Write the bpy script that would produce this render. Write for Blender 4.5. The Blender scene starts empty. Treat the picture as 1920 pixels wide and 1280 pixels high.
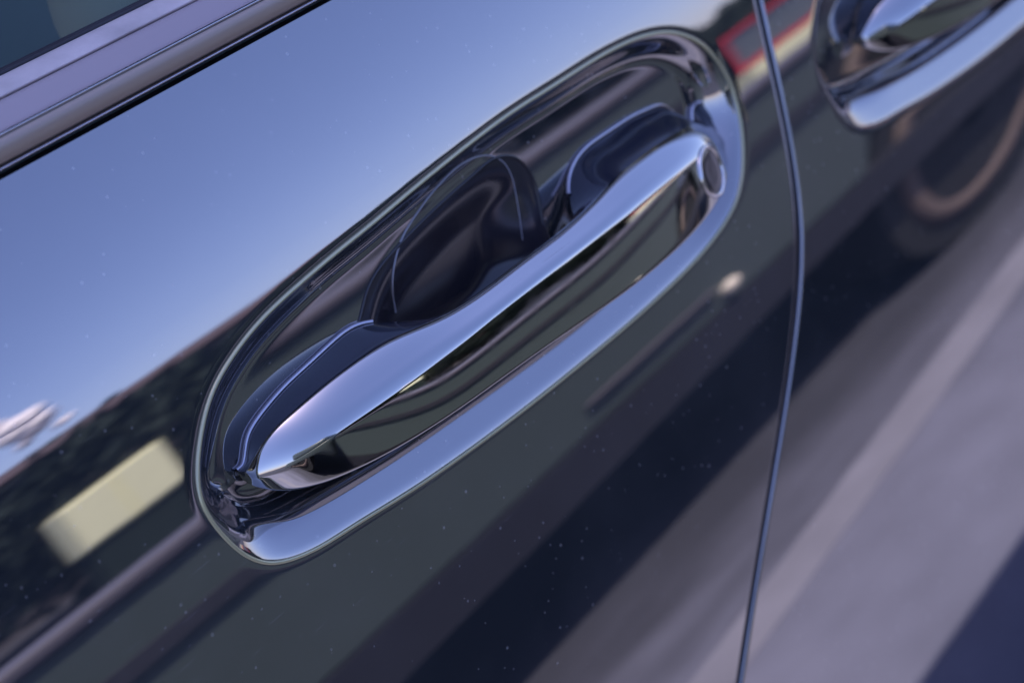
import bpy, bmesh, math, random
import numpy as np
from mathutils import Vector, Matrix

random.seed(4)
rng = np.random.default_rng(7)
S = bpy.context.scene
C = S.collection
R = math.radians

# ------------------------------------------------------------------ camera
# x = along the van towards its rear, -y = outwards from its side, z = up
F_PX = 3000.0                     # focal length in pixels of a 1920 px wide frame
VP = (3850.0, -1750.0)            # where the lines along the van run together
PITCH = R(34)
_X = np.array([VP[0]-960, 640-VP[1], -F_PX]); _X /= np.linalg.norm(_X)
_Z0 = np.array([-_X[1], _X[0], 0]); _Z0 /= np.linalg.norm(_Z0)
_N0 = np.cross(_X, _Z0)
_Z = math.cos(PITCH)*_Z0 + math.sin(PITCH)*_N0
_N = np.cross(_X, _Z)
def ray(p):                       # direction in the world of a point of the frame, depth 1
    r = np.array([(p[0]-960)/F_PX, (640-p[1])/F_PX, -1.0])
    return np.array([r@_X, -(r@_N), r@_Z])
HANDLE_LEN = 0.215
ra, rb = ray((470, 890)), ray((1330, 250))
# depth at which those two points lie 0.215 m apart on the plane y = 0
_k = abs(rb[0]/rb[1] - ra[0]/ra[1])
CAM_OUT = HANDLE_LEN/_k
rm = ray((900, 575)); rm = rm*(CAM_OUT/rm[1])
CAMPOS = np.array([-rm[0], -CAM_OUT, 0.95-rm[2]])
cam = bpy.data.cameras.new('camera')
cam_o = bpy.data.objects.new('camera', cam); C.objects.link(cam_o); S.camera = cam_o
cam.sensor_width = 36; cam.lens = 36*F_PX/1920
cam.clip_start = 0.01; cam.clip_end = 2000
# columns: camera right / up / back in world axes
def w_of(c): return Vector((float(np.dot(c, _X)), -float(np.dot(c, _N)), float(np.dot(c, _Z))))
Mx = Matrix.Identity(4)
for i, c in enumerate((np.array([1,0,0]), np.array([0,1,0]), np.array([0,0,1]))):
    v = w_of(c)
    for j in range(3): Mx[j][i] = v[j]
for j in range(3): Mx[j][3] = CAMPOS[j]
cam_o.matrix_world = Mx
cam.dof.use_dof = True; cam.dof.aperture_fstop = 10.5

# ------------------------------------------------------------------ world, sun, exposure
SUN_EL, SUN_AZ = R(69.3), R(20)     # the sun stands behind the van (azimuth from +y towards -x)
W = bpy.data.worlds.new('World'); S.world = W; W.use_nodes = True
nt = W.node_tree; nt.nodes.clear()
wo = nt.nodes.new('ShaderNodeOutputWorld'); bg = nt.nodes.new('ShaderNodeBackground')
sky = nt.nodes.new('ShaderNodeTexSky'); sky.sky_type = 'NISHITA'; sky.sun_disc = False
sky.sun_elevation = SUN_EL; sky.sun_rotation = -SUN_AZ
sky.ozone_density = 6; sky.air_density = 1.0; sky.dust_density = 1.0
tn = nt.nodes.new('ShaderNodeMix'); tn.data_type = 'RGBA'; tn.blend_type = 'MULTIPLY'; tn.inputs[0].default_value = 1
tn.inputs[7].default_value = (1.33, 1.10, 1.27, 1)          # violet-blue cast of the photograph's sky
nt.links.new(sky.outputs[0], tn.inputs[6]); nt.links.new(tn.outputs[2], bg.inputs[0]); nt.links.new(bg.outputs[0], wo.inputs[0])
bg.inputs[1].default_value = 0.12
sun = bpy.data.lights.new('sun', 'SUN'); sun.energy = 4.0; sun.angle = R(0.5); sun.color = (1, 0.93, 0.84)
sun_o = bpy.data.objects.new('sun', sun); C.objects.link(sun_o)
sd = Vector((-math.sin(SUN_AZ)*math.cos(SUN_EL), math.cos(SUN_AZ)*math.cos(SUN_EL), math.sin(SUN_EL)))
sun_o.rotation_euler = sd.to_track_quat('Z', 'Y').to_euler()
S.view_settings.view_transform = 'Standard'; S.view_settings.look = 'None'
S.view_settings.exposure = 1.0; S.view_settings.gamma = 1.0

# ------------------------------------------------------------------ shape of the van's side
# lean of the panel (degrees, + = faces up) against height
_az = np.array([-0.8, -0.5, -0.32, -0.2, -0.1, -0.03, 0.03, 0.07, 0.12, 0.2, 0.4]) + 0.95
_aa = np.array([-14., -10., -5., -1., 5.0, 10.5, 15.5, 22.0, 28., 32.0, 33.0])
_zs = np.linspace(0.1, 1.4, 2601)
_al = np.interp(_zs, _az, _aa)
_kern = np.hanning(81); _kern /= _kern.sum()
_al = np.convolve(np.pad(_al, 40, mode='edge'), _kern, mode='valid')
_g = -np.concatenate([[0], np.cumsum(np.tan(np.radians((_al[1:]+_al[:-1])/2))*np.diff(_zs))])
_g -= np.interp(0.95, _zs, _g)
def G(z): return np.interp(z, _zs, _g)                 # how far the panel stands out (towards -y)
def AL(z): return np.radians(np.interp(z, _zs, _al))
def at(p, h=0.0):                                       # point of the frame on the panel raised by h metres
    r = ray(p); t = CAM_OUT/r[1]
    for _ in range(40):
        P = CAMPOS + r*t
        a = AL(P[2])
        err = (-P[1]) - (G(P[2]) + h/np.cos(a))
        t += err/r[1]*0.8
    return CAMPOS + r*t
cam.dof.focus_distance = float(CAM_OUT/ray((620, 760))[1])
def at_y(p, y):                                         # point of the frame on the plane y
    r = ray(p); return CAMPOS + r*((y-CAMPOS[1])/r[1])
def xz(p, h=0.0):
    P = at(p, h); return (P[0], P[2])

# ------------------------------------------------------------------ helpers
def tag(o, label=None, cat=None, group=None, kind=None):
    if label: o['label'] = label
    if cat: o['category'] = cat
    if group: o['group'] = group
    if kind: o['kind'] = kind
    return o
def link(name, me, mat, parent=None, smooth=True):
    o = bpy.data.objects.new(name, me); C.objects.link(o)
    if mat is not None: me.materials.append(mat)
    if smooth: me.polygons.foreach_set('use_smooth', [True]*len(me.polygons))
    if parent is not None: o.parent = parent
    return o
def empty(name, loc=(0, 0, 0), parent=None):
    o = bpy.data.objects.new(name, None); C.objects.link(o); o.location = loc
    if parent is not None: o.parent = parent
    return o
def grid_mesh(name, P, closed_u=False):                 # P: (n, m, 3); faces between neighbours
    n, m = P.shape[:2]
    me = bpy.data.meshes.new(name)
    V = P.reshape(-1, 3)
    i = np.arange(n-1)[:, None]; j = np.arange(m if closed_u else m-1)[None, :]
    j2 = (j+1) % m
    q = np.stack([i*m+j, i*m+j2, (i+1)*m+j2, (i+1)*m+j], -1).reshape(-1, 4)
    me.vertices.add(len(V)); me.vertices.foreach_set('co', V.astype(np.float32).ravel())
    me.loops.add(q.size); me.loops.foreach_set('vertex_index', q.astype(np.int32).ravel())
    me.polygons.add(len(q))
    me.polygons.foreach_set('loop_start', np.arange(0, q.size, 4, dtype=np.int32))
    me.polygons.foreach_set('loop_total', np.full(len(q), 4, dtype=np.int32))
    me.update(calc_edges=True); me.validate()
    return me
def catmull(P, n, closed=False):                        # P (k, d) -> n samples
    P = np.asarray(P, float); k = len(P)
    t = np.linspace(0, k if closed else k-1, n, endpoint=not closed)
    i = np.floor(t).astype(int)
    if not closed: i = np.minimum(i, k-2)
    u = (t-i)[(...,)+(None,)*(P.ndim-1)]
    idx = lambda d: (i+d) % k if closed else np.clip(i+d, 0, k-1)
    p0, p1, p2, p3 = P[idx(-1)], P[idx(0)], P[idx(1)], P[idx(2)]
    return 0.5*((2*p1)+(-p0+p2)*u+(2*p0-5*p1+4*p2-p3)*u*u+(-p0+3*p1-3*p2+p3)*u**3)
def sm(a, b, x):
    t = np.clip((x-a)/(b-a), 0, 1); return t*t*(3-2*t)
def poly_dist(px, pz, poly):                            # distance to a closed outline and inside flag
    d2 = np.full(px.shape, 1e9); ins = np.zeros(px.shape, bool)
    A = poly; B = np.roll(poly, -1, 0)
    for (ax, az), (bx, bz) in zip(A, B):
        ex, ez = bx-ax, bz-az; L = ex*ex+ez*ez+1e-18
        t = np.clip(((px-ax)*ex+(pz-az)*ez)/L, 0, 1)
        d2 = np.minimum(d2, (px-ax-t*ex)**2+(pz-az-t*ez)**2)
        c = ((az > pz) != (bz > pz))
        if c.any():
            xi = ax + (pz-az)*ex/(ez if abs(ez) > 1e-12 else 1e-12)
            ins ^= c & (px < xi)
    return np.sqrt(d2), ins
def tube(name, pts, r, mat, parent=None, seg=8, closed=False):
    pts = np.asarray(pts, float); n = len(pts)
    T = np.gradient(pts, axis=0) if not closed else (np.roll(pts, -1, 0)-np.roll(pts, 1, 0))
    T /= np.linalg.norm(T, axis=1)[:, None]+1e-12
    ref = np.array([0.3, -1, 0.2]); ref /= np.linalg.norm(ref)
    U = np.cross(T, ref); U /= np.linalg.norm(U, axis=1)[:, None]+1e-12
    V = np.cross(T, U)
    a = np.linspace(0, 2*np.pi, seg, endpoint=False)
    rr = np.broadcast_to(r, (n,))[:, None, None]
    P = pts[:, None, :] + rr*(np.cos(a)[None, :, None]*U[:, None, :]+np.sin(a)[None, :, None]*V[:, None, :])
    if closed: P = np.concatenate([P, P[:1]], 0)
    return link(name, grid_mesh(name, P, True), mat, parent)
def box_bm(bm, c, s, bev=0.0, rz=0.0):
    m = Matrix.Translation(c) @ Matrix.Rotation(rz, 4, 'Z') @ Matrix.Diagonal((s[0], s[1], s[2], 1))
    r = bmesh.ops.create_cube(bm, size=1, matrix=m)
    if bev > 0:
        es = list({e for v in r['verts'] for e in v.link_edges})
        bmesh.ops.bevel(bm, geom=es, offset=bev, segments=3, affect='EDGES', profile=0.5)
def bm_link(name, bm, mat, parent=None, smooth=False):
    me = bpy.data.meshes.new(name); bm.to_mesh(me); bm.free()
    return link(name, me, mat, parent, smooth)

# ------------------------------------------------------------------ materials
def mat_new(name):
    m = bpy.data.materials.new(name); m.use_nodes = True
    return m, m.node_tree, m.node_tree.nodes['Principled BSDF']
def plain(name, col, rough=0.5, metal=0.0, spec=0.5, noise=0.0, nscale=20.0, bump=0.0, bscale=300.0):
    m, t, b = mat_new(name)
    b.inputs['Base Color'].default_value = (*col, 1); b.inputs['Roughness'].default_value = rough
    b.inputs['Metallic'].default_value = metal; b.inputs['Specular IOR Level'].default_value = spec
    if noise > 0:
        tc = t.nodes.new('ShaderNodeTexCoord'); n = t.nodes.new('ShaderNodeTexNoise'); n.inputs['Scale'].default_value = nscale
        n.inputs['Detail'].default_value = 6
        mr = t.nodes.new('ShaderNodeMapRange'); mr.inputs[3].default_value = 1-noise; mr.inputs[4].default_value = 1+noise
        mx = t.nodes.new('ShaderNodeMix'); mx.data_type = 'RGBA'; mx.blend_type = 'MULTIPLY'; mx.inputs[0].default_value = 1
        t.links.new(tc.outputs['Object'], n.inputs['Vector']); t.links.new(n.outputs[0], mr.inputs[0])
        mx.inputs[6].default_value = (*col, 1); t.links.new(mr.outputs[0], mx.inputs[7]); t.links.new(mx.outputs[2], b.inputs['Base Color'])
    if bump > 0:
        tc = t.nodes.new('ShaderNodeTexCoord'); n = t.nodes.new('ShaderNodeTexNoise'); n.inputs['Scale'].default_value = bscale
        bp = t.nodes.new('ShaderNodeBump'); bp.inputs['Strength'].default_value = bump; bp.inputs['Distance'].default_value = 0.001
        t.links.new(tc.outputs['Object'], n.inputs['Vector']); t.links.new(n.outputs[0], bp.inputs['Height']); t.links.new(bp.outputs[0], b.inputs['Normal'])
    return m
def paint_mat():
    m, t, b = mat_new('car_paint')
    L = t.links.new
    tc = t.nodes.new('ShaderNodeTexCoord')
    # fine dust specks lying on the clear coat
    vo = t.nodes.new('ShaderNodeTexVoronoi'); vo.inputs['Scale'].default_value = 330; vo.inputs['Randomness'].default_value = 1
    L(tc.outputs['Object'], vo.inputs['Vector'])
    sz = t.nodes.new('ShaderNodeTexNoise'); sz.inputs['Scale'].default_value = 9
    L(tc.outputs['Object'], sz.inputs['Vector'])
    sep = t.nodes.new('ShaderNodeSeparateColor'); L(vo.outputs['Color'], sep.inputs[0])
    thr = t.nodes.new('ShaderNodeMapRange'); thr.inputs[1].default_value = 0.35; thr.inputs[2].default_value = 1.0
    thr.inputs[3].default_value = 0.0; thr.inputs[4].default_value = 0.17; L(sep.outputs[0], thr.inputs[0])
    lt = t.nodes.new('ShaderNodeMath'); lt.operation = 'LESS_THAN'; L(vo.outputs['Distance'], lt.inputs[0]); L(thr.outputs[0], lt.inputs[1])
    mk = t.nodes.new('ShaderNodeMath'); mk.operation = 'MULTIPLY'; L(lt.outputs[0], mk.inputs[0]); L(sz.outputs[0], mk.inputs[1])
    # soft film of grime
    gr = t.nodes.new('ShaderNodeTexNoise'); gr.inputs['Scale'].default_value = 14; gr.inputs['Detail'].default_value = 9; gr.inputs['Roughness'].default_value = 0.7
    L(tc.outputs['Object'], gr.inputs['Vector'])
    gm = t.nodes.new('ShaderNodeMapRange'); gm.inputs[1].default_value = 0.45; gm.inputs[2].default_value = 0.9; gm.inputs[3].default_value = 0.0; gm.inputs[4].default_value = 0.10
    L(gr.outputs[0], gm.inputs[0])
    # short fine scratches
    mp = t.nodes.new('ShaderNodeMapping'); mp.inputs['Rotation'].default_value = (0, R(35), 0); mp.inputs['Scale'].default_value = (70, 20, 900)
    L(tc.outputs['Object'], mp.inputs['Vector'])
    v2 = t.nodes.new('ShaderNodeTexVoronoi'); v2.inputs['Scale'].default_value = 1; L(mp.outputs[0], v2.inputs['Vector'])
    s2 = t.nodes.new('ShaderNodeSeparateColor'); L(v2.outputs['Color'], s2.inputs[0])
    g2 = t.nodes.new('ShaderNodeMath'); g2.operation = 'GREATER_THAN'; g2.inputs[1].default_value = .93; L(s2.outputs[1], g2.inputs[0])
    l2 = t.nodes.new('ShaderNodeMath'); l2.operation = 'LESS_THAN'; l2.inputs[1].default_value = .22; L(v2.outputs['Distance'], l2.inputs[0])
    m2 = t.nodes.new('ShaderNodeMath'); m2.operation = 'MULTIPLY'; L(g2.outputs[0], m2.inputs[0]); L(l2.outputs[0], m2.inputs[1])
    m3 = t.nodes.new('ShaderNodeMath'); m3.operation = 'MULTIPLY_ADD'; L(m2.outputs[0], m3.inputs[0]); m3.inputs[1].default_value = .10; L(mk.outputs[0], m3.inputs[2])
    ad = t.nodes.new('ShaderNodeMath'); ad.operation = 'ADD'; ad.use_clamp = True; L(m3.outputs[0], ad.inputs[0]); L(gm.outputs[0], ad.inputs[1])
    mx = t.nodes.new('ShaderNodeMix'); mx.data_type = 'RGBA'
    mx.inputs[6].default_value = (0.030, 0.036, 0.044, 1); mx.inputs[7].default_value = (0.42, 0.40, 0.42, 1)
    L(ad.outputs[0], mx.inputs[0]); L(mx.outputs[2], b.inputs['Base Color'])
    b.inputs['Metallic'].default_value = 0.0
    b.inputs['IOR'].default_value = 4.2
    b.inputs['Roughness'].default_value = 0.025
    b.inputs['Specular Tint'].default_value = (1.0, 0.97, 1.0, 1)
    # slight orange peel
    op = t.nodes.new('ShaderNodeTexNoise'); op.inputs['Scale'].default_value = 45; op.inputs['Detail'].default_value = 1
    L(tc.outputs['Object'], op.inputs['Vector'])
    bp = t.nodes.new('ShaderNodeBump'); bp.inputs['Strength'].default_value = 0.012; bp.inputs['Distance'].default_value = 0.001
    L(op.outputs[0], bp.inputs['Height']); L(bp.outputs[0], b.inputs['Normal'])
    return m
M = {}
M['paint'] = paint_mat()
def chrome_mat(name, col):
    m = plain(name, col, 0.03, 1.0); t = m.node_tree; b = t.nodes['Principled BSDF']
    tc = t.nodes.new('ShaderNodeTexCoord'); n = t.nodes.new('ShaderNodeTexNoise'); n.inputs['Scale'].default_value = 60; n.inputs['Detail'].default_value = 8; n.inputs['Roughness'].default_value = .75
    mr = t.nodes.new('ShaderNodeMapRange'); mr.inputs[1].default_value = .45; mr.inputs[2].default_value = .75; mr.inputs[3].default_value = .03; mr.inputs[4].default_value = .13
    t.links.new(tc.outputs['Object'], n.inputs['Vector']); t.links.new(n.outputs[0], mr.inputs[0]); t.links.new(mr.outputs[0], b.inputs['Roughness'])
    return m
M['chrome'] = chrome_mat('chrome', (0.80, 0.775, 0.775))
M['dark_chrome'] = chrome_mat('dark_chrome', (0.56, 0.55, 0.55))
M['lock'] = plain('lock_black', (0.02, 0.02, 0.03), 0.12, 0.0, 0.8)
M['foot'] = plain('foot_gloss', (0.020, 0.024, 0.040), 0.10, 0.0, 0.9)
M['satin'] = plain('satin_trim', (0.62, 0.60, 0.68), 0.25, 1.0)
M['trim'] = plain('grey_trim', (0.42, 0.34, 0.29), 0.4, 0.0, 0.6)
M['shelf'] = plain('satin_shelf', (0.48, 0.41, 0.44), 0.4)
M['rail'] = plain('rail_grey', (0.10, 0.09, 0.11), 0.5)
M['rubber'] = plain('rubber', (0.03, 0.03, 0.04), 0.6, noise=0.3, nscale=60, bump=0.3)
M['dusty'] = plain('dusty_rubber', (0.66, 0.58, 0.58), 0.7, noise=0.4, nscale=70, bump=0.4)
M['film'] = plain('clear_film', (0.40, 0.40, 0.46), 0.3)
M['liner'] = plain('dull_liner', (0.030, 0.028, 0.038), 0.20, spec=0.75)
M['bead'] = plain('rim_highlight_tone', (0.62, 0.60, 0.38), 0.25, 0.5)  # pale olive stands in for the highlight on the rolled rim
M['edge_shine'] = plain('edge_highlight', (0.52, 0.49, 0.47), 0.3)
M['black'] = plain('black_gap', (0.015, 0.014, 0.022), 0.6)
M['cladding'] = plain('black_plastic', (0.018, 0.018, 0.026), 0.55, bump=0.4, bscale=500)
def glass_mat():
    m, t, b = mat_new('tinted_glass'); t.nodes.remove(b)
    out = [n for n in t.nodes if n.type == 'OUTPUT_MATERIAL'][0]
    tr = t.nodes.new('ShaderNodeBsdfTransparent'); tr.inputs[0].default_value = (.72, .80, .78, 1)
    gl = t.nodes.new('ShaderNodeBsdfGlossy'); gl.inputs['Roughness'].default_value = .01
    fr = t.nodes.new('ShaderNodeFresnel'); fr.inputs[0].default_value = 1.5
    mx = t.nodes.new('ShaderNodeMixShader')
    t.links.new(fr.outputs[0], mx.inputs[0]); t.links.new(tr.outputs[0], mx.inputs[1]); t.links.new(gl.outputs[0], mx.inputs[2]); t.links.new(mx.outputs[0], out.inputs[0])
    return m
M['glass'] = glass_mat()
M['cream'] = plain('reflection_cream', (0.86, 0.80, 0.55), 0.8)
M['cabin'] = plain('cabin_trim', (0.18, 0.25, 0.22), 0.8)
def asphalt_mat():
    m = plain('asphalt', (0.168, 0.170, 0.238), 0.9, noise=0.28, nscale=7); t = m.node_tree; b = t.nodes['Principled BSDF']
    src = b.inputs['Base Color'].links[0].from_socket
    # contact shade towards the pickup painted into the colour, broken up by oil stains
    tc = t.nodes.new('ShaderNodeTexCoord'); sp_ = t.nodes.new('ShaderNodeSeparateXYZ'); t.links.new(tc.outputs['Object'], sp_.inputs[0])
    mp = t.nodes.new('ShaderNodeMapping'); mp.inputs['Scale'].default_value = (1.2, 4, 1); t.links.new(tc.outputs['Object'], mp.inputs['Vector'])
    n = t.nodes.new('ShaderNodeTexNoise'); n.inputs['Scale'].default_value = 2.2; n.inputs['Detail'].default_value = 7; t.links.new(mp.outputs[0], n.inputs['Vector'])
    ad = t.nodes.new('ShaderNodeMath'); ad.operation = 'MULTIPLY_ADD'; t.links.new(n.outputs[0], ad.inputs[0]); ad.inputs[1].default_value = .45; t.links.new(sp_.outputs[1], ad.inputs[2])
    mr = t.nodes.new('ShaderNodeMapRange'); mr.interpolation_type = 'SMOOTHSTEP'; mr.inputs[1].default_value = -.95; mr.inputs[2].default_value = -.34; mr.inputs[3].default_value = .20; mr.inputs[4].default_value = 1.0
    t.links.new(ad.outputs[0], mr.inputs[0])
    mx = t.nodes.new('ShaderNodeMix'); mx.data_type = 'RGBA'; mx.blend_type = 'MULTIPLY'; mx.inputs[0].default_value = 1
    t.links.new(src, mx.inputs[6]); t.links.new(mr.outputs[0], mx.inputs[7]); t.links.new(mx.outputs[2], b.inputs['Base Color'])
    return m
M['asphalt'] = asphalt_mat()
M['line'] = plain('road_paint', (0.21, 0.205, 0.26), 0.8, noise=0.35, nscale=6)
M['leaf'] = plain('leaf', (0.019, 0.028, 0.023), 0.9, noise=0.2, nscale=3, spec=0.2)
M['bark'] = plain('bark', (0.06, 0.045, 0.04), 0.9)
M['cream_wall'] = plain('cream_render', (0.90, 0.87, 0.52), 0.8, noise=0.08)
M['brick'] = plain('roof_tile', (0.07, 0.042, 0.042), 0.8, noise=0.3)
M['house'] = plain('house_wall', (0.10, 0.09, 0.10), 0.8, noise=0.2)
M['red'] = plain('red_paint', (0.55, 0.02, 0.04), 0.4)
M['grey'] = plain('grey_panel', (0.11, 0.13, 0.15), 0.5)
M['dark_car'] = plain('dark_car_paint', (0.068, 0.088, 0.084), 0.4)
M['glint'] = plain('warm_glint', (0.95, 0.85, 0.72), 0.3)
M['cloud'] = plain('cloud', (0.95, 0.88, 0.88), 1.0, spec=0.0)
M['rim'] = plain('wheel_rim', (0.15, 0.11, 0.095), 0.6)
M['tyre'] = plain('tyre', (0.015, 0.015, 0.017), 0.8)

# ------------------------------------------------------------------ the van
van = empty('minivan', (0, 0.6, 0))
tag(van, 'dark green glossy minivan with chrome door handles, its side filling the frame', 'minivan')
VINV = Matrix.Translation((0, 0.6, 0)).inverted()
def child(o, parent):
    o.parent = parent
    return o
def part_empty(name, parent):
    e = bpy.data.objects.new(name, None); C.objects.link(e); e.parent = parent
    e.matrix_parent_inverse = Matrix.Translation((0, -0.6, 0)) if parent is van else Matrix.Identity(4)
    return e
def vpart(name, me, mat, parent=None, smooth=True):      # mesh in world coordinates, child of the van or of a part
    o = link(name, me, mat, None, smooth)
    o.parent = parent if parent is not None else van
    o.matrix_parent_inverse = Matrix.Translation((0, -0.6, 0)) if o.parent is van else Matrix.Identity(4)
    return o

# cup outlines (rim, then edge of the cup's floor) as they lie on the panel
RIM = [(372,905),(375,830),(395,745),(435,670),(500,590),(600,500),(700,418),(820,318),(940,225),(1040,160),(1140,98),(1215,66),(1275,64),
       (1330,95),(1370,160),(1391,240),(1392,330),(1370,400),(1310,482),(1210,580),(1080,690),(940,800),(800,900),(680,975),(590,1030),(520,1054),(470,1045),(425,1010),(388,960)]
WALL = [9,8.5,8,7,6,5,5,5,5,5,5,5.5,6,7,8,9]            # mm from the rim to the floor, along the upper side
LOW = [((1391,300),-.010,.003),((1370,400),-.009,.010),((1310,482),-.004,.0155),((1210,580),0,.0165),((1080,690),0,.0165),((940,800),0,.0165),((800,900),0,.0165),((680,975),.001,.0165),((590,1030),.002,.0165),
       ((520,1054),.006,.0155),((470,1045),.010,.0125),((425,1010),.013,.008)]
rim = catmull([xz(p) for p in RIM], 260, True)
_rp = np.array([xz(p) for p in RIM]); _tg = np.roll(_rp, -1, 0)-np.roll(_rp, 1, 0); _tg /= np.linalg.norm(_tg, axis=1)[:, None]
_in = np.stack([_tg[:, 1], -_tg[:, 0]], -1)
if np.sum(_in*(_rp.mean(0)-_rp)) < 0: _in = -_in
flo = catmull([tuple(_rp[i]+_in[i]*w/1000) for i, w in enumerate(WALL)] + [(xz(p)[0]+dx, xz(p)[1]+dz) for p, dx, dz in LOW], 260, True)
# deeper hollow for the fingers behind the grip
SCOOP = [(690,640),(690,570),(705,505),(740,440),(795,375),(850,322),(905,285),(955,288),(990,325),(1012,400),(1035,480),(1010,580),(930,660),(840,720),(745,720)]
LINER = [(664,650),(668,575),(695,495),(780,400),(870,318),(915,283),(958,284),(993,325),(1015,400),(1038,480),(1010,580),(930,660),(840,720),(745,720)]
liner = catmull([xz(p, -.010) for p in LINER], 160, True)
scoop = catmull([xz(p, -.009) for p in SCOOP], 160, True)

def cup_depth(px, pz, rim, flo, scoop, liner=None):
    d = np.zeros(px.shape)
    near = (px > rim[:, 0].min()-.004) & (px < rim[:, 0].max()+.004) & (pz > rim[:, 1].min()-.004) & (pz < rim[:, 1].max()+.004)
    x, z = px[near], pz[near]
    z0, z1 = rim[:, 1].min(), rim[:, 1].max(); tz = (z-z0)/(z1-z0)
    do, io = poly_dist(x, z, rim); di, ii = poly_dist(x, z, flo)
    t = np.where(ii, 1.0, np.where(io, do/(do+di+1e-9), 0.0))
    tt = np.linspace(0, 1, 601)
    def integ(sl): r_ = np.concatenate([[0], np.cumsum((sl[1:]+sl[:-1])/2)]); return r_/r_[-1]
    up = integ(sm(0, .32, tt)*(1-sm(.72, 1.0, tt)))            # plain wall with a rolled rim
    lo = integ(sm(0, .08, tt)*(.46+2.1*sm(.66, .74, tt)*(1-sm(.84, 1.0, tt)))*(1-sm(.86, 1.0, tt)))   # broad sloping lip, then a step
    L = 1-sm(.22, .50, tz)
    dep = (.0110+.006*(.5-tz))*(L*np.interp(t, tt, lo)+(1-L)*np.interp(t, tt, up))
    ds, is_ = poly_dist(x, z, scoop)
    zt = scoop[:, 1].max()
    u = np.clip(ds/.016, 0, 1)
    dep += np.where(is_, (u*u*(3-2*u))*(.003+.36*np.clip(zt-z, 0, .04)), 0.0)
    d[near] = dep
    return d

def panel(name, xs_of, zs, cups, edges, mat, parent, r=.0022, soft=2.6):
    """xs_of(z)->x positions; edges: list of (side, x_edge(z)) where the sheet rolls inwards."""
    Z = zs[:, None]*np.ones((1, xs_of(zs[0]).size)); Xg = np.stack([xs_of(z) for z in zs])
    D = np.zeros(Xg.shape)
    for c in cups: D += cup_depth(Xg, Z, *c)
    kk = np.exp(-.5*(np.arange(-9, 10)/soft)**2); kk /= kk.sum()          # pressed metal has no sharp folds
    D = np.apply_along_axis(lambda v: np.convolve(np.pad(v, 9, mode='edge'), kk, mode='valid'), 0, D)
    D = np.apply_along_axis(lambda v: np.convolve(np.pad(v, 9, mode='edge'), kk, mode='valid'), 1, D)
    for fn in edges:
        dd = np.abs(Xg - np.array([fn(z) for z in zs])[:, None])
        D += np.where(dd < r, r-np.sqrt(np.maximum(r*r-(r-dd)**2, 0)), 0)
    a = AL(Z)
    P = np.stack([Xg, -G(Z)+D*np.cos(a), Z - D*np.sin(a)], -1)
    o = vpart(name, grid_mesh(name, P), mat, parent)
    # the finger hollow is a liner of its own, of duller plastic
    me = o.data
    for c in cups:
        ctr = np.empty(len(me.polygons)*3, np.float32); me.polygons.foreach_get('center', ctr); ctr = ctr.reshape(-1, 3)
        sc_ = c[3]; hit = np.zeros(len(ctr), bool)
        nb = (ctr[:, 0] > sc_[:, 0].min()) & (ctr[:, 0] < sc_[:, 0].max()) & (ctr[:, 2] > sc_[:, 1].min()-.02) & (ctr[:, 2] < sc_[:, 1].max())
        cz = (Z[:-1, :-1]+Z[1:, 1:])/2; cx_ = (Xg[:-1, :-1]+Xg[1:, 1:])/2
        d_, in_ = poly_dist(cx_.ravel()[nb], cz.ravel()[nb], sc_); hit[nb] = in_
        pv = np.empty(len(me.polygons)*4, np.int32); me.polygons.foreach_get('vertices', pv); pv = pv.reshape(-1, 4)
        vc = P.reshape(-1, 3)
        def sub(nm, q, m_):
            ids, inv = np.unique(q, return_inverse=True); nm_ = bpy.data.meshes.new(nm)
            nm_.from_pydata(vc[ids].tolist(), [], inv.reshape(-1, 4).tolist())
            return vpart(nm, nm_, m_, parent)
        sub('finger_cup', pv[hit], M['liner'])
        o2 = sub(name+'_tmp', pv[~hit], mat); bpy.data.objects.remove(o); o2.name = name; o2.data.name = name; o = o2; me = o.data
    return o

SEAM_PX = [(1405,-90),(1420,0),(1447,110),(1470,215),(1490,320),(1500,410),(1503,480),(1497,560),(1486,660),(1470,770),(1448,900),(1425,1040),(1400,1190),(1380,1330),(1350,1500)]
sp = np.array([xz(p) for p in SEAM_PX]); sp = sp[np.argsort(sp[:, 1])]
def seam(z): return float(np.interp(z, _sz, _sx))
_sz = np.linspace(0.05, 1.35, 600)
_sx = np.interp(_sz, sp[:, 1], sp[:, 0])
k2 = np.hanning(25); k2 /= k2.sum(); _sx = np.convolve(np.pad(_sx, 12, mode='edge'), k2, mode='valid')
print('seam', sp.round(3).tolist())
print('rim box', rim.min(0), rim.max(0), 'scale', CAM_OUT)
GAP = 0.0030

belt_p = at((0, 338)); BELT_Z = belt_p[2]
print('belt z', BELT_Z, at((600, 0)))
SILL_Z = 0.32
def spaced(a, b, fa, fb, fine, coarse):
    """a..b at coarse spacing, fine between fa and fb."""
    l = np.linspace(a, fa, max(2, int((fa-a)/coarse)+1))[:-1]
    m_ = np.linspace(fa, fb, int((fb-fa)/fine)+1)
    r_ = np.linspace(fb, b, max(2, int((b-fb)/coarse)+1))[1:]
    return np.concatenate([l, m_, r_])
zr0, zr1 = rim[:, 1].min()-.004, rim[:, 1].max()+.004
xr0, xr1 = rim[:, 0].min()-.004, rim[:, 0].max()+.001
zs = spaced(SILL_Z, BELT_Z, zr0, zr1, .0005, .004)

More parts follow.
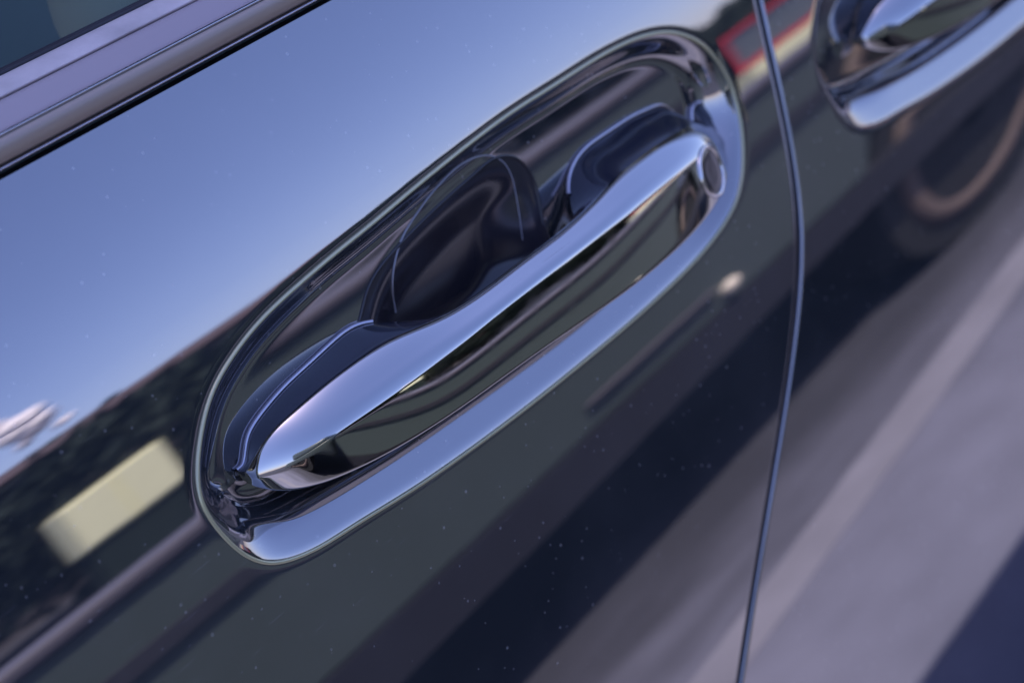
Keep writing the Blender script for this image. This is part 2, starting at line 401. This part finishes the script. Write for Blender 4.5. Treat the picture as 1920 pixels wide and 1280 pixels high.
front = part_empty('front_door', van)
_base = spaced(-0.55, xr1, xr0, xr1-1e-6, .0006, .005)
def xs_front(z):
    e = seam(z)-GAP/2
    x1 = min(xr1, e-.003)
    base = -.55 + (_base+.55)*(x1+.55)/(xr1+.55)
    tail = x1 + (e-x1)*np.concatenate([np.linspace(0, .8, 14)[1:], .8+.2*np.linspace(0, 1, 30)[1:]**.6])
    return np.concatenate([base, tail])
door_skin = panel('door_panel', xs_front, zs, [(rim, flo, scoop, liner)], [lambda z: seam(z)-GAP/2], M['paint'], front)

# folded edge of each door going into the gap
def edge_return(name, off, sign, parent):
    Z = np.linspace(SILL_Z, BELT_Z, 160)
    rows = []
    for dep in (0.0022, 0.007, 0.014, 0.03):
        a = AL(Z); x = np.array([seam(z) for z in Z])+off
        dep = dep-(.0011 if sign > 0 and dep < .005 else 0)
        rows.append(np.stack([x, -G(Z)+dep*np.cos(a), Z-dep*np.sin(a)], -1))
    return vpart(name, grid_mesh(name, np.stack(rows)), M['paint'] if sign < 0 else M['rubber'], parent)  # dark rubber colour stands in for shade on the sliding door's painted edge
edge_return('door_edge', -GAP/2, -1, front)

# added pale tube: the highlight on the door's upper rear edge, given as colour
Zq = np.linspace(.895, BELT_Z-.002, 90)
o = tube('edge_highlight', np.stack([np.array([seam(z) for z in Zq])-GAP/2-.0006, -G(Zq)+.0008, Zq], -1), np.interp(Zq, [.895, .93], [.0002, .0008]), M['edge_shine'], None); o.parent = front
# sliding door with its own cup
slide = part_empty('sliding_door', van)
P1 = xz((440, 1015)); P2 = xz((1568, 200)); SC2 = 1.12
def to2(a): return np.stack([(a[:, 0]-P1[0])*SC2+P2[0], (a[:, 1]-P1[1])*SC2+P2[1]], -1)
rim2, flo2, scoop2, liner2 = to2(rim), to2(flo), to2(scoop), to2(liner)
x20, x21 = rim2[:, 0].min()-.004, rim2[:, 0].max()+.004
zs2 = spaced(SILL_Z, BELT_Z, rim2[:, 1].min()-.004, min(rim2[:, 1].max()+.004, BELT_Z-.01), .0008, .004)
def xs_slide(z):
    e = seam(z)+GAP/2
    head = e + (x20-e)*np.concatenate([.35*np.linspace(0, 1, 30)**1.6, np.linspace(.35, 1, 12)[1:]])
    return np.concatenate([head[:-1], spaced(x20-1e-6, 1.6, x20, x21, .0009, .008)[1:]])
panel('door_panel', xs_slide, zs2, [(rim2, flo2, scoop2, liner2)], [lambda z: seam(z)+GAP/2], M['paint'], slide, .0011, 1.7)
edge_return('door_edge', GAP/2, 1, slide)

# body behind: rubber in the gap, sill cladding, upper body and roof
body = part_empty('body_shell', van)
Zr = np.linspace(SILL_Z, BELT_Z, 80)
rows = []
for dx in (-.012, -.004, .004, .012):
    rows.append(np.stack([np.array([seam(z) for z in Zr])+dx, -G(Zr)+.013+abs(dx)*.3, Zr], -1))
vpart('gap_seal', grid_mesh('gap_seal', np.stack(rows)), M['rubber'], body)

# ------------------------------------------------------------------ belt line: door top, trim, seal, window
def belt_strip(name, prof, mat, parent, x0=-.55, x1=1.5):
    """prof: list of (frame y at column 0, how far it stands out against the door's top edge in metres)."""
    pts = []
    for py, h in prof:
        y = -(G(BELT_Z)) - h
        P = at_y((0, py), y); pts.append((y, P[2]))
    pts = np.array(pts)
    xs = np.linspace(x0, x1, 3)
    P = np.stack([np.stack([np.full(len(pts), x), pts[:, 0], pts[:, 1]], -1) for x in xs])
    # finer profile
    return vpart(name, grid_mesh(name, P), mat, parent), pts
belt = part_empty('belt_moulding', van)
def smooth_prof(pr, n=24): return [tuple(v) for v in catmull(np.array(pr, float), n)]
belt_strip('shadow_gap', [(350, -.012), (338, -.0125), (322, -.0125), (318, -.004)], M['black'], belt)
belt_strip('lower_lip', smooth_prof([(327, -.008), (326, -.003), (321, -.0005), (314, -.001), (311, -.004)], 16), M['satin'], belt)
belt_strip('trim_face', smooth_prof([(312, -.004), (308, -.001), (292, .0008), (272, .0008), (258, -.001), (251, -.0035), (246, -.0065)], 30), M['trim'], belt)
belt_strip('trim_ridge', smooth_prof([(256, -.0008), (252, -.0008), (248, -.0022), (244, -.0055)], 12), M['chrome'], belt)
belt_strip('trim_shelf', smooth_prof([(250, -.0055), (244, -.0075), (225, -.011), (205, -.0145), (192, -.017), (187, -.021)], 24), M['shelf'], belt)
belt_strip('window_seal', smooth_prof([(190, -.022), (184, -.0195), (176, -.020), (160, -.0235), (148, -.027), (143, -.031)], 24), M['dusty'], belt)
belt_strip('seal_edge', [(146, -.033), (141, -.031), (133, -.034), (131, -.038)], M['rubber'], belt)
_, gp = belt_strip('seal_root', [(136, -.040), (128, -.041)], M['black'], belt)
gz, gy = gp[-1][1]-.02, gp[-1][0]
win = part_empty('side_window', van)
Zg = np.linspace(gz, 1.45, 30); lean = math.tan(R(27))
ga = np.stack([np.stack([np.full(30, x), gy+(Zg-gz)*lean + 3*0*(Zg-gz)**2, Zg], -1) for x in (-.9, -.3, .3, .9)])
pane = vpart('window_pane', grid_mesh('window_pane', ga), M['glass'], win)
so = pane.modifiers.new('thickness', 'SOLIDIFY'); so.thickness = 0.004; so.offset = -1

# upper body and roof, door backs and cabin
bm = bmesh.new()
box_bm(bm, (0.4, .95, 1.66), (3.9, 1.42, .07), .03)
bm2 = bm
o = bm_link('roof', bm2, M['paint'], None, True); o.parent = body
bm = bmesh.new()
box_bm(bm, (0.4, 1.0, .70), (3.6, 1.2, .78))
o = bm_link('cabin_floor', bm, M['cabin'], None); o.parent = body
bm = bmesh.new()
box_bm(bm, (0.4, 1.60, 1.3), (3.6, .04, .70))
o = bm_link('far_side', bm, M['cabin'], None); o.parent = body
bm = bmesh.new()
box_bm(bm, (-1.5, .85, 1.4), (.10, 1.0, .5)); 
o = bm_link('front_pillar', bm, M['paint'], None); o.parent = body
bm = bmesh.new()
box_bm(bm, (2.3, .85, 1.3), (.10, 1.2, .7)); 
o = bm_link('rear_pillar', bm, M['paint'], None); o.parent = body
# sill
Zs = np.linspace(0.16, SILL_Z+.02, 20)
sa = np.stack([np.stack([np.full(20, x), -G(SILL_Z)-.006+.05*((Zs-SILL_Z)/.16)**2, Zs], -1) for x in (-1.5, 0, 2.0)])
vpart('sill_cladding', grid_mesh('sill_cladding', sa), M['cladding'], body)

# added cream ball behind the glass, standing in for a pale reflection
hd = at_y((225, 5), gy+.055)
bm = bmesh.new(); bmesh.ops.create_uvsphere(bm, u_segments=32, v_segments=20, radius=1, matrix=Matrix.Translation(hd) @ Matrix.Diagonal((.022, .02, .03, 1)))
o = bm_link('reflection_ball', bm, M['cream'], None, True); o.parent = win

# ------------------------------------------------------------------ chrome handle
# long lines of the grip as they run in the frame, and how many millimetres they stand proud of the panel at each x (mm)
RB = [(478,906),(515,923),(568,921),(622,903),(685,876),(762,835),(830,792),(905,740),(990,677),(1085,612),(1180,548),(1250,490),(1305,437),(1345,385),(1364,340),(1370,306)]
RC = [(470,898),(505,897),(540,884),(563,866),(604,830),(667,788),(758,725),(830,667),(905,606),(961,561),(1020,516),(1080,471),(1130,433),(1165,406),(1225,358),(1300,300),(1345,274),(1367,292)]
RE = [(463,884),(482,848),(510,806),(560,764),(622,713),(690,662),(744,629),(800,607),(850,582),(905,543),(942,514),(985,480),(1028,450),(1080,409),(1128,362),(1172,318),(1235,271),(1300,231),(1335,240),(1360,268)]
RF1 = [(459,872),(463,817),(486,781),(531,727),(586,677),(636,630),(668,605)]
RF2 = [(1053,372),(1062,325),(1090,282),(1180,222),(1245,194),(1290,208),(1345,250),(1366,284)]
HB = [(-88,-7),(-84,-3),(-78,4),(-68,9),(-52,13),(-35,15.5),(0,16.2),(40,16.2),(65,14.9),(87,13),(105,9.2),(118,4.8),(130,-5)]
HC = [(-88,-6),(-84,0),(-78,6.5),(-68,11),(-52,14),(-35,15.5),(0,16.2),(40,16.2),(65,15),(87,12.8),(105,10),(118,6),(130,-5)]
HE = [(-88,-7),(-84,-3),(-76,1.5),(-60,5.5),(-40,7.5),(-15,8.8),(15,9),(45,8.6),(65,7.2),(85,5),(105,3.5),(120,-1),(130,-6)]
def on_floor(p):
    P = at(p, -.009)
    for _ in range(3):
        dd = float(cup_depth(np.array([P[0]]), np.array([P[2]]), rim, flo, scoop)[0]); P = at(p, -dd+.0006)
    return P
def h_at(key, x): k = np.array(key, float); return np.interp(x*1000, k[:, 0], k[:, 1])/1000
def rail(px, key):
    out = []
    for p in px:
        P = at(p, .008)
        for _ in range(8): P = at(p, float(h_at(key, P[0])))
        out.append(P)
    return np.array(out)
NS = 220
def gs(y, sig):                                          # smooth along, ends kept
    n = int(4*sig)+1; k = np.exp(-.5*(np.arange(-n, n+1)/sig)**2); k /= k.sum()
    yy = np.concatenate([2*y[0]-y[n:0:-1], y, 2*y[-1]-y[-2:-n-2:-1]])
    return np.convolve(yy, k, mode='valid')
sB, sC, sE = rail(RB, HB), rail(RC, HC), rail(RE, HE)
sF1 = np.array([on_floor(p) for p in RF1]); sF2 = np.array([on_floor(p) for p in RF2])
X0 = min(sB[:, 0].min(), sE[:, 0].min(), sF1[:, 0].min())-.0004; X1 = max(sB[:, 0].max(), sE[:, 0].max(), sF2[:, 0].max())+.0004
sg_ = np.linspace(0, 1, NS); xg = X0+(X1-X0)*(1-np.cos(np.pi*sg_))/2
def s_of(x): return np.arccos(np.clip(1-2*(x-X0)/(X1-X0), -1, 1))/np.pi
def zfit(P, sig=7):
    o = np.argsort(P[:, 0]); return gs(np.interp(sg_, s_of(P[o, 0]), P[o, 2]), sig)
zB, zC, zE = zfit(sB), zfit(sC), zfit(sE, 5)
hB, hC, hE = [gs(h_at(k, xg), 8) for k in (HB, HC, HE)]
fx = np.concatenate([sF1[:, 0], sF2[:, 0]]); fz = np.concatenate([sF1[:, 2], sF2[:, 2]])
o_ = np.argsort(fx); zFf = gs(np.interp(sg_, s_of(fx[o_]), fz[o_]), 3)
foot = np.maximum(1-sm(-.036, -.012, xg), sm(.046, .062, xg))          # 1 on the two feet, 0 along the free grip
foot = gs(foot, 3)
fl = np.array([float(cup_depth(np.array([x]), np.array([z]), rim, flo, np.array([(9, 9), (9.001, 9), (9, 9.001)]))[0]) for x, z in zip(xg, zFf)])
zF = foot*zFf+(1-foot)*(zE-.006); hF = foot*(-fl+.0006)+(1-foot)*(hE-.007)
def outp(x, z, h): return np.stack([x, -(G(z)+h/np.cos(AL(z))), z], -1)
def loft(mv=None, nl=1, nc=150):
    rows = []; span = []
    for i in range(0, NS, nl):
        pB, pC, pE, pF = [np.array([G(z)+h/np.cos(AL(z)), z]) for z, h in ((zB[i], hB[i]), (zC[i], hC[i]), (zE[i], hE[i]), (zF[i], hF[i]))]
        sc = max(np.linalg.norm(pB-pE), 1e-4)
        def arc(p, q, bul, n, step=0.0):
            t = np.linspace(0, 1, n, endpoint=False)[:, None]; d = q-p; nrm = np.array([d[1], -d[0]]); nrm /= np.linalg.norm(nrm)+1e-9
            return p+(q-p)*t+nrm*(bul*4*t*(1-t)-step*sm(.18, .48, t)*(1-sm(.55, 1.0, t)))
        pU = pB*.7+pF*.3 + np.array([-1, 0])*min(.010, .45*np.linalg.norm(pB-pF))*(1-foot[i]*.3)
        pB2 = pB+np.array([-1, .18])*min(.006, .3*np.linalg.norm(pB-pF))
        c = np.concatenate([arc(pB, pC, .02*np.linalg.norm(pC-pB), 40), arc(pC, pE, .10*np.linalg.norm(pE-pC), 60, .00042*sm(-.078, -.05, xg[i])*(1-sm(.085, .115, xg[i]))),
                            arc(pE, pF, .03*np.linalg.norm(pE-pF), 30), arc(pF, pU, 0, 12), arc(pU, pB2, 0, 12), arc(pB2, pB, 0, 10)])
        cl = np.concatenate([c, c[:1]]); L = np.concatenate([[0], np.cumsum(np.linalg.norm(np.diff(cl, axis=0), axis=1))])
        u = np.linspace(0, L[-1], nc, endpoint=False)
        span.append((L[100]/L[-1]*nc, L[130]/L[-1]*nc, foot[i]))
        c = np.stack([np.interp(u, L, cl[:, k]) for k in (0, 1)], -1)
        sg = min(.00065, .035*sc+.00002)/(L[-1]/nc)             # rounding of the edges
        n = min(int(4*sg)+1, nc//2-1); k = np.exp(-.5*(np.arange(-n, n+1)/max(sg, .05))**2); k /= k.sum()
        c = np.stack([np.convolve(np.concatenate([c[-n:, j], c[:, j], c[:n, j]]), k, mode='valid') for j in (0, 1)], -1)
        rows.append(np.stack([np.full(nc, xg[i]), -c[:, 0], c[:, 1]], -1))
    P = np.stack(rows)
    P = np.concatenate([P[:1].mean(1, keepdims=True)+0*P[:1], P, P[-1:].mean(1, keepdims=True)+0*P[-1:]])
    return P, [span[0]]+span+[span[-1]]
handle = part_empty('door_handle', van)
handle.name = 'door_handle'
def grip_parts(P, span, par):
    """the bar is bright, the backs of its two feet are dark gloss."""
    n, m = P.shape[:2]; full = grid_mesh('grip_all', P, True)
    pv = np.empty(len(full.polygons)*4, np.int32); full.polygons.foreach_get('vertices', pv); pv = pv.reshape(-1, 4)
    col = np.arange(len(pv)) % m; row = np.arange(len(pv))//m
    a_ = np.array([q[0] for q in span])[row]; b_ = np.array([q[1] for q in span])[row]; ft = np.array([q[2] for q in span])[row]
    back = (col > a_+.4) & (col < b_+2) & (ft > .04)
    xc = P[:, :, 0].mean(1)[row]; V = P.reshape(-1, 3); xm = .5*(P[..., 0].min()+P[..., 0].max())
    out = []
    for nm, sel, mt in (('grip', ~back, M['dark_chrome']), ('handle_foot', back & (xc < xm), M['foot']), ('handle_foot', back & (xc >= xm), M['foot'])):
        ids, inv = np.unique(pv[sel], return_inverse=True); me = bpy.data.meshes.new(nm)
        me.from_pydata(V[ids].tolist(), [], inv.reshape(-1, 4).tolist()); out.append(vpart(nm, me, mt, par))
    bpy.data.meshes.remove(full)
    return out
_P, _sp = loft(None, 1, 360)
grip = grip_parts(_P, _sp, handle)[0]

handle['label'] = 'polished dark chrome pull handle in the cup of the front door'
# second handle: same grip moved on to the sliding door
def move2(P):
    z = P[..., 2]; x = P[..., 0]
    hgt = -P[..., 1]-G(z)
    x2 = (x-P1[0])*SC2+P2[0]; z2 = (z-P1[1])*SC2+P2[1]
    return np.stack([x2, -(G(z2)+hgt), z2], -1)
handle2 = part_empty('door_handle', van)
_P, _sp = loft(None, 2, 120); grip_parts(move2(_P)+np.array([.022, 0, .002]), _sp, handle2)

handle2['label'] = 'blurred dark chrome pull handle in the cup of the sliding door'
# gaskets under the two feet of the grip
for sel in ((xg < -.030), (xg > .058)):
    o = tube('foot_gasket', outp(xg[sel], zF[sel], hF[sel])+np.array([0, -.0003, .0004]), .0007, M['satin'], None); o.parent = handle

from mathutils.bvhtree import BVHTree
def bvh_of(o):
    me = o.data; return BVHTree.FromPolygons([v.co for v in me.vertices], [p.vertices for p in me.polygons])
def on_bvh(tree_, p, lift=0.0):
    d = Vector(ray(p)).normalized(); loc, n, _, _ = tree_.ray_cast(Vector(CAMPOS), d)
    if n.dot(d) > 0: n = -n
    return np.array(loc + n*lift)
tg = bvh_of(grip); td = bvh_of([o for o in C.objects if o.name.startswith('finger_cup')][0]); td2 = bvh_of(door_skin)
# cover over the lock at the rear end of the grip
cx, cy, ra_, rb_, tl = 1333, 322, 20, 47, R(-12)
def el(k, t): 
    a_, b_ = k*ra_*math.cos(t), k*rb_*math.sin(t)
    return (cx+a_*math.cos(tl)-b_*math.sin(tl), cy+a_*math.sin(tl)+b_*math.cos(tl))
TT = np.linspace(0, 2*np.pi, 48, endpoint=False)
ring = np.array([on_bvh(tg, el(1.0, t), .0001) for t in TT])
o = tube('lock_cover_ring', ring, .0008, M['chrome'], None, 8, True); o.parent = handle
rows = [np.array([on_bvh(tg, el(k, t), h) for t in TT]) for k, h in ((.98, .0001), (.8, .0005), (.5, .0003), (.2, .0002), (.02, .0002))]
vpart('lock_cover', grid_mesh('lock_cover', np.stack(rows), True), M['lock'], handle)
def bead(name, poly, r, mat, lift):
    dd = cup_depth(poly[:, 0], poly[:, 1], rim, flo, scoop); a_ = AL(poly[:, 1])
    P = np.stack([poly[:, 0], -G(poly[:, 1])+(dd-lift)*np.cos(a_), poly[:, 1]-(dd-lift)*np.sin(a_)], -1)
    o = tube(name, P, r, mat, None, 8, True); o.parent = front; return o
bead('rim_highlight', rim, .0006, M['bead'], -.0002)  # added tube, paints the rim's highlight
bead('cup_liner_edge', liner, .0006, M['liner'], -.0001)
# edge of the clear film stuck in the finger hollow
ARC = [(741,585),(735,545),(738,500),(752,450),(778,405),(818,352),(862,310),(905,292),(938,300),(958,328),(970,380),(980,450)]
ap = catmull(np.array(ARC, float), 90)
pts = np.array([on_bvh(td if td.ray_cast(Vector(CAMPOS), Vector(ray(p)).normalized())[0] else td2, p, .0001) for p in ap])
o = tube('film_edge', pts, np.linspace(.00036, .00014, 90), M['film'], None); o.parent = front

# ------------------------------------------------------------------ ground and what the paint mirrors
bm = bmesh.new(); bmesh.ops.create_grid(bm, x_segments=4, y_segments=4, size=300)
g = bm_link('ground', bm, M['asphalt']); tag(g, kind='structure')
bm = bmesh.new(); box_bm(bm, (1.33, -0.79, .002), (5, .10, .004), 0, R(-6.7))
o = bm_link('parking_line', bm, M['line']); tag(o, kind='structure')

# dark pickup parked alongside, mirrored as the dark shape in the lower doors
YT = -1.12
pick = empty('pickup_truck', (1.2, YT-.9, 0))
tag(pick, 'dark pickup truck parked alongside, mirrored as the dark shape in the lower doors', 'pickup truck')
def pk(name, bm, mat, parent=pick, smooth=False):
    o = bm_link(name, bm, mat, None, smooth); o.parent = parent
    o.matrix_parent_inverse = Matrix.Translation((-1.2, -(YT-.9), 0)) if parent is pick else Matrix.Identity(4)
    return o
XW = 2.16
def side(name, z0, z1, y, th, mat, arch):
    bm = bmesh.new(); pts = [(-.2, z0)]
    dz = max(0, .36-z0)
    for k in range(0, 17):
        a_ = math.pi - math.pi*k/16; x_, z_ = XW+arch*math.cos(a_), .36+arch*math.sin(a_)
        if z0-.001 <= z_ <= z1-.005: pts.append((x_, z_))
        elif z_ < z0: pts.append((x_, z0))
    pts += [(4.0, z0), (4.0, z1), (-.2, z1)]
    vs = [bm.verts.new((x, y, z)) for x, z in pts]; f = bm.faces.new(vs)
    r_ = bmesh.ops.extrude_face_region(bm, geom=[f]); bmesh.ops.translate(bm, verts=[v for v in r_['geom'] if isinstance(v, bmesh.types.BMVert)], vec=(0, -th, 0))
    bmesh.ops.recalc_face_normals(bm, faces=bm.faces)
    return pk(name, bm, mat)
side('bed_side', .45, .82, YT, .08, M['dark_car'], .44)
side('lower_cladding', .30, .445, YT+.01, .10, M['cladding'], .42)
bm = bmesh.new(); box_bm(bm, (1.9, YT-.9, .55), (4.1, 1.6, .25)); pk('bed_floor', bm, M['cladding'])
bm = bmesh.new(); box_bm(bm, (1.9, YT-.05, .835), (4.2, .12, .024), .008); pk('bed_rail', bm, M['rail'])
bm = bmesh.new(); box_bm(bm, (1.9, YT+.004, .715), (4.18, .012, .03)); pk('side_strip', bm, M['rubber'])
bm = bmesh.new(); box_bm(bm, (-1.05, YT-.9, .75), (1.6, 1.78, .7), .12); pk('cab', bm, M['dark_car'], pick, True)
bm = bmesh.new(); box_bm(bm, (-1.05, YT-.9, 1.35), (1.3, 1.5, .5), .15); pk('cab_top', bm, M['dark_car'], pick, True)
def wheel(x, y):
    bm = bmesh.new(); bmesh.ops.create_cone(bm, cap_ends=True, segments=40, radius1=.36, radius2=.36, depth=.24, matrix=Matrix.Translation((x, y-.14, .36)) @ Matrix.Rotation(R(90), 4, 'X'))
    w_ = pk('wheel', bm, M['tyre'])
    pr = [(.29, -.005), (.285, .012), (.245, .014), (.235, -.02), (.08, -.03), (.06, 0), (.0, 0)]
    a_ = np.linspace(0, 2*np.pi, 40, endpoint=False)
    P = np.array([[(x+r*math.cos(t), y-.02-h, .36+r*math.sin(t)) for t in a_] for r, h in [(q[0], -q[1]) for q in pr]])
    o = link('rim', grid_mesh('rim', P, True), M['rim']); o.parent = w_
for x in (-1.1, XW): wheel(x, YT-.02)
bm = bmesh.new(); box_bm(bm, (1.13, YT+.006, .502), (.30, .012, .008), .002, 0); pk('rub_strip', bm, M['rail'])
bm = bmesh.new(); bmesh.ops.create_uvsphere(bm, u_segments=24, v_segments=16, radius=.016, matrix=Matrix.Translation((1.315, YT+.012, .483))); pk('glint_ball', bm, M['glint'], pick, True)  # added pale ball, stands in for a warm glint mirrored in the door

# trees beyond, mirrored as the dark band under the sky
def tree(x, y, h, rx, seed, label):
    r = random.Random(seed)
    t = empty('street_tree', (x, y, 0)); tag(t, label, 'tree', 'trees mirrored along the door')
    P = []
    for k in range(8):
        u = k/7; P.append((x+.15*math.sin(seed+u*3), y+.1*math.cos(seed*2+u*2), h*.75*u))
    rad = np.linspace(.14, .04, 8)
    o = tube('trunk', P, rad, M['bark'], None); o.parent = t; o.matrix_parent_inverse = Matrix.Translation((-x, -y, 0))
    V = []; Fc = []
    for i in range(5200):
        th = r.uniform(0, 2*math.pi); ph = math.acos(r.uniform(-1, 1)); rr = r.uniform(.35, 1)**.5
        lump = 1+.16*math.sin(3*th+seed)*math.sin(2*ph+seed*1.7)
        c = Vector((x+rx*rr*lump*math.sin(ph)*math.cos(th), y+rx*.7*rr*lump*math.sin(ph)*math.sin(th), h*.52+h*.48*rr*lump*math.cos(ph)))
        a_ = Vector((r.gauss(0, 1), r.gauss(0, 1), r.gauss(0, 1))).normalized(); b_ = a_.orthogonal().normalized()
        s_ = r.uniform(.05, .13)
        k = len(V); V += [c-a_*s_, c+b_*s_*.55, c+a_*s_, c-b_*s_*.55]; Fc.append((k, k+1, k+2, k+3))
    me = bpy.data.meshes.new('crown'); me.from_pydata(V, [], Fc)
    o = link('crown', me, M['leaf'], None, False); o.parent = t; o.matrix_parent_inverse = Matrix.Translation((-x, -y, 0))
TREES = [(-1.0, -10.6, 2.25, 'low bushy tree left of the cream cabinet in the mirrored row'), (2.0, -11.2, 2.35, 'low bushy tree straight behind the cream cabinet'),
         (5.0, -10.8, 2.3, 'low bushy tree right of the cream cabinet'), (8.2, -11.4, 2.3, 'low bushy tree midway between cream cabinet and red-framed sign'),
         (11.4, -11.0, 1.75, 'low bushy tree left behind the red-framed sign'), (14.6, -11.5, 1.8, 'low bushy tree straight behind the red-framed sign'), (18.0, -11.5, 1.9, 'rightmost low bushy tree of the mirrored row')]
for i, (x, y, h, lb) in enumerate(TREES): tree(x, y, h, 2.1, i+1, lb)
# long low house with a brown roof: the straight edge between dark and sky
hx, hy = 2.0, -15.5
house = empty('long_house', (hx, hy, 0)); tag(house, 'long low house with brown tiled roof, mirrored behind the trees', 'house')
def hp(root, name, c, s_, mat, bev=0.0):
    bm = bmesh.new(); box_bm(bm, c, s_, bev); o = bm_link(name, bm, mat, None); o.parent = root
    o.matrix_parent_inverse = Matrix.Translation(-root.location); return o
hp(house, 'wall', (hx, hy, 1.30), (17, 3, 2.6), M['house'])
bm = bmesh.new()
vs = [bm.verts.new(v) for v in ((hx-8.8, hy+1.8, 2.62), (hx+8.8, hy+1.8, 2.62), (hx+8.8, hy, 3.05), (hx-8.8, hy, 3.05), (hx-8.8, hy-1.8, 2.25), (hx+8.8, hy-1.8, 2.25))]
for f in ((0, 1, 2, 3), (3, 2, 5, 4), (0, 3, 4), (1, 5, 2)): bm.faces.new([vs[i] for i in f])
o = bm_link('roof', bm, M['brick'], None); o.parent = house; o.matrix_parent_inverse = Matrix.Translation(-house.location)
# cream cabinet
cab = empty('utility_cabinet', (3.54, -8.2, 0)); tag(cab, 'cream utility cabinet mirrored as the pale block left of the handle', 'cabinet')
hp(cab, 'cabinet_body', (3.60, -8.25, .95), (.74, .3, .56), M['cream_wall'], .02)
hp(cab, 'cabinet_foot', (3.60, -8.25, .33), (.70, .26, .66), M['leaf'])
for dx in (-.21, .21): hp(cab, 'cabinet_door', (3.60+dx*.9, -8.09, .95), (.35, .02, .50), M['cream_wall'], .005)
# red framed sign on a cream plinth
sg = empty('framed_sign', (12.4, -8, 0)); tag(sg, 'red-framed grey sign on a cream plinth, mirrored beside the door gap', 'sign')
hp(sg, 'plinth', (12.4, -8, .2), (5.0, .4, .52), M['cream_wall'])
hp(sg, 'panel', (12.4, -8, .80), (4.8, .06, .5), M['grey'])
for z in (.52, 1.08): hp(sg, 'frame_bar', (12.4, -8, z), (5.0, .12, .065), M['red'])
for x in (9.96, 14.84): hp(sg, 'frame_bar', (x, -8, .80), (.04, .11, .48), M['red'])

# small sunlit cloud low over the house
ce, ca = R(9.7), R(23.4); cd = 420
cc = Vector((math.sin(ca)*math.cos(ce), -math.cos(ca)*math.cos(ce), math.sin(ce)))*cd
cloud = empty('cloud', cc); tag(cloud, 'small pink-white cloud mirrored at the left edge above the roof', 'cloud')
rr = random.Random(9); ex = Vector((math.cos(ca), math.sin(ca), 0))
for i in range(16):
    bm = bmesh.new()
    u = rr.gauss(0, 1); c = cc + ex*(u*3.5+rr.gauss(0, 3)) + Vector((0, 0, rr.gauss(0, 2.0)-u*7)); r_ = rr.uniform(3.2, 5.6)*math.exp(-.12*u*u)
    g_ = bmesh.ops.create_icosphere(bm, subdivisions=3, radius=r_, matrix=Matrix.Translation(c))
    for v in g_['verts']:
        d_ = (v.co-c); v.co = c + d_*(1+.22*math.sin(v.co.x*.9+i)*math.sin(v.co.z*1.1+v.co.y))
    o = bm_link('puff', bm, M['cloud'], None, True); o.parent = cloud; o.matrix_parent_inverse = Matrix.Translation(-cc)
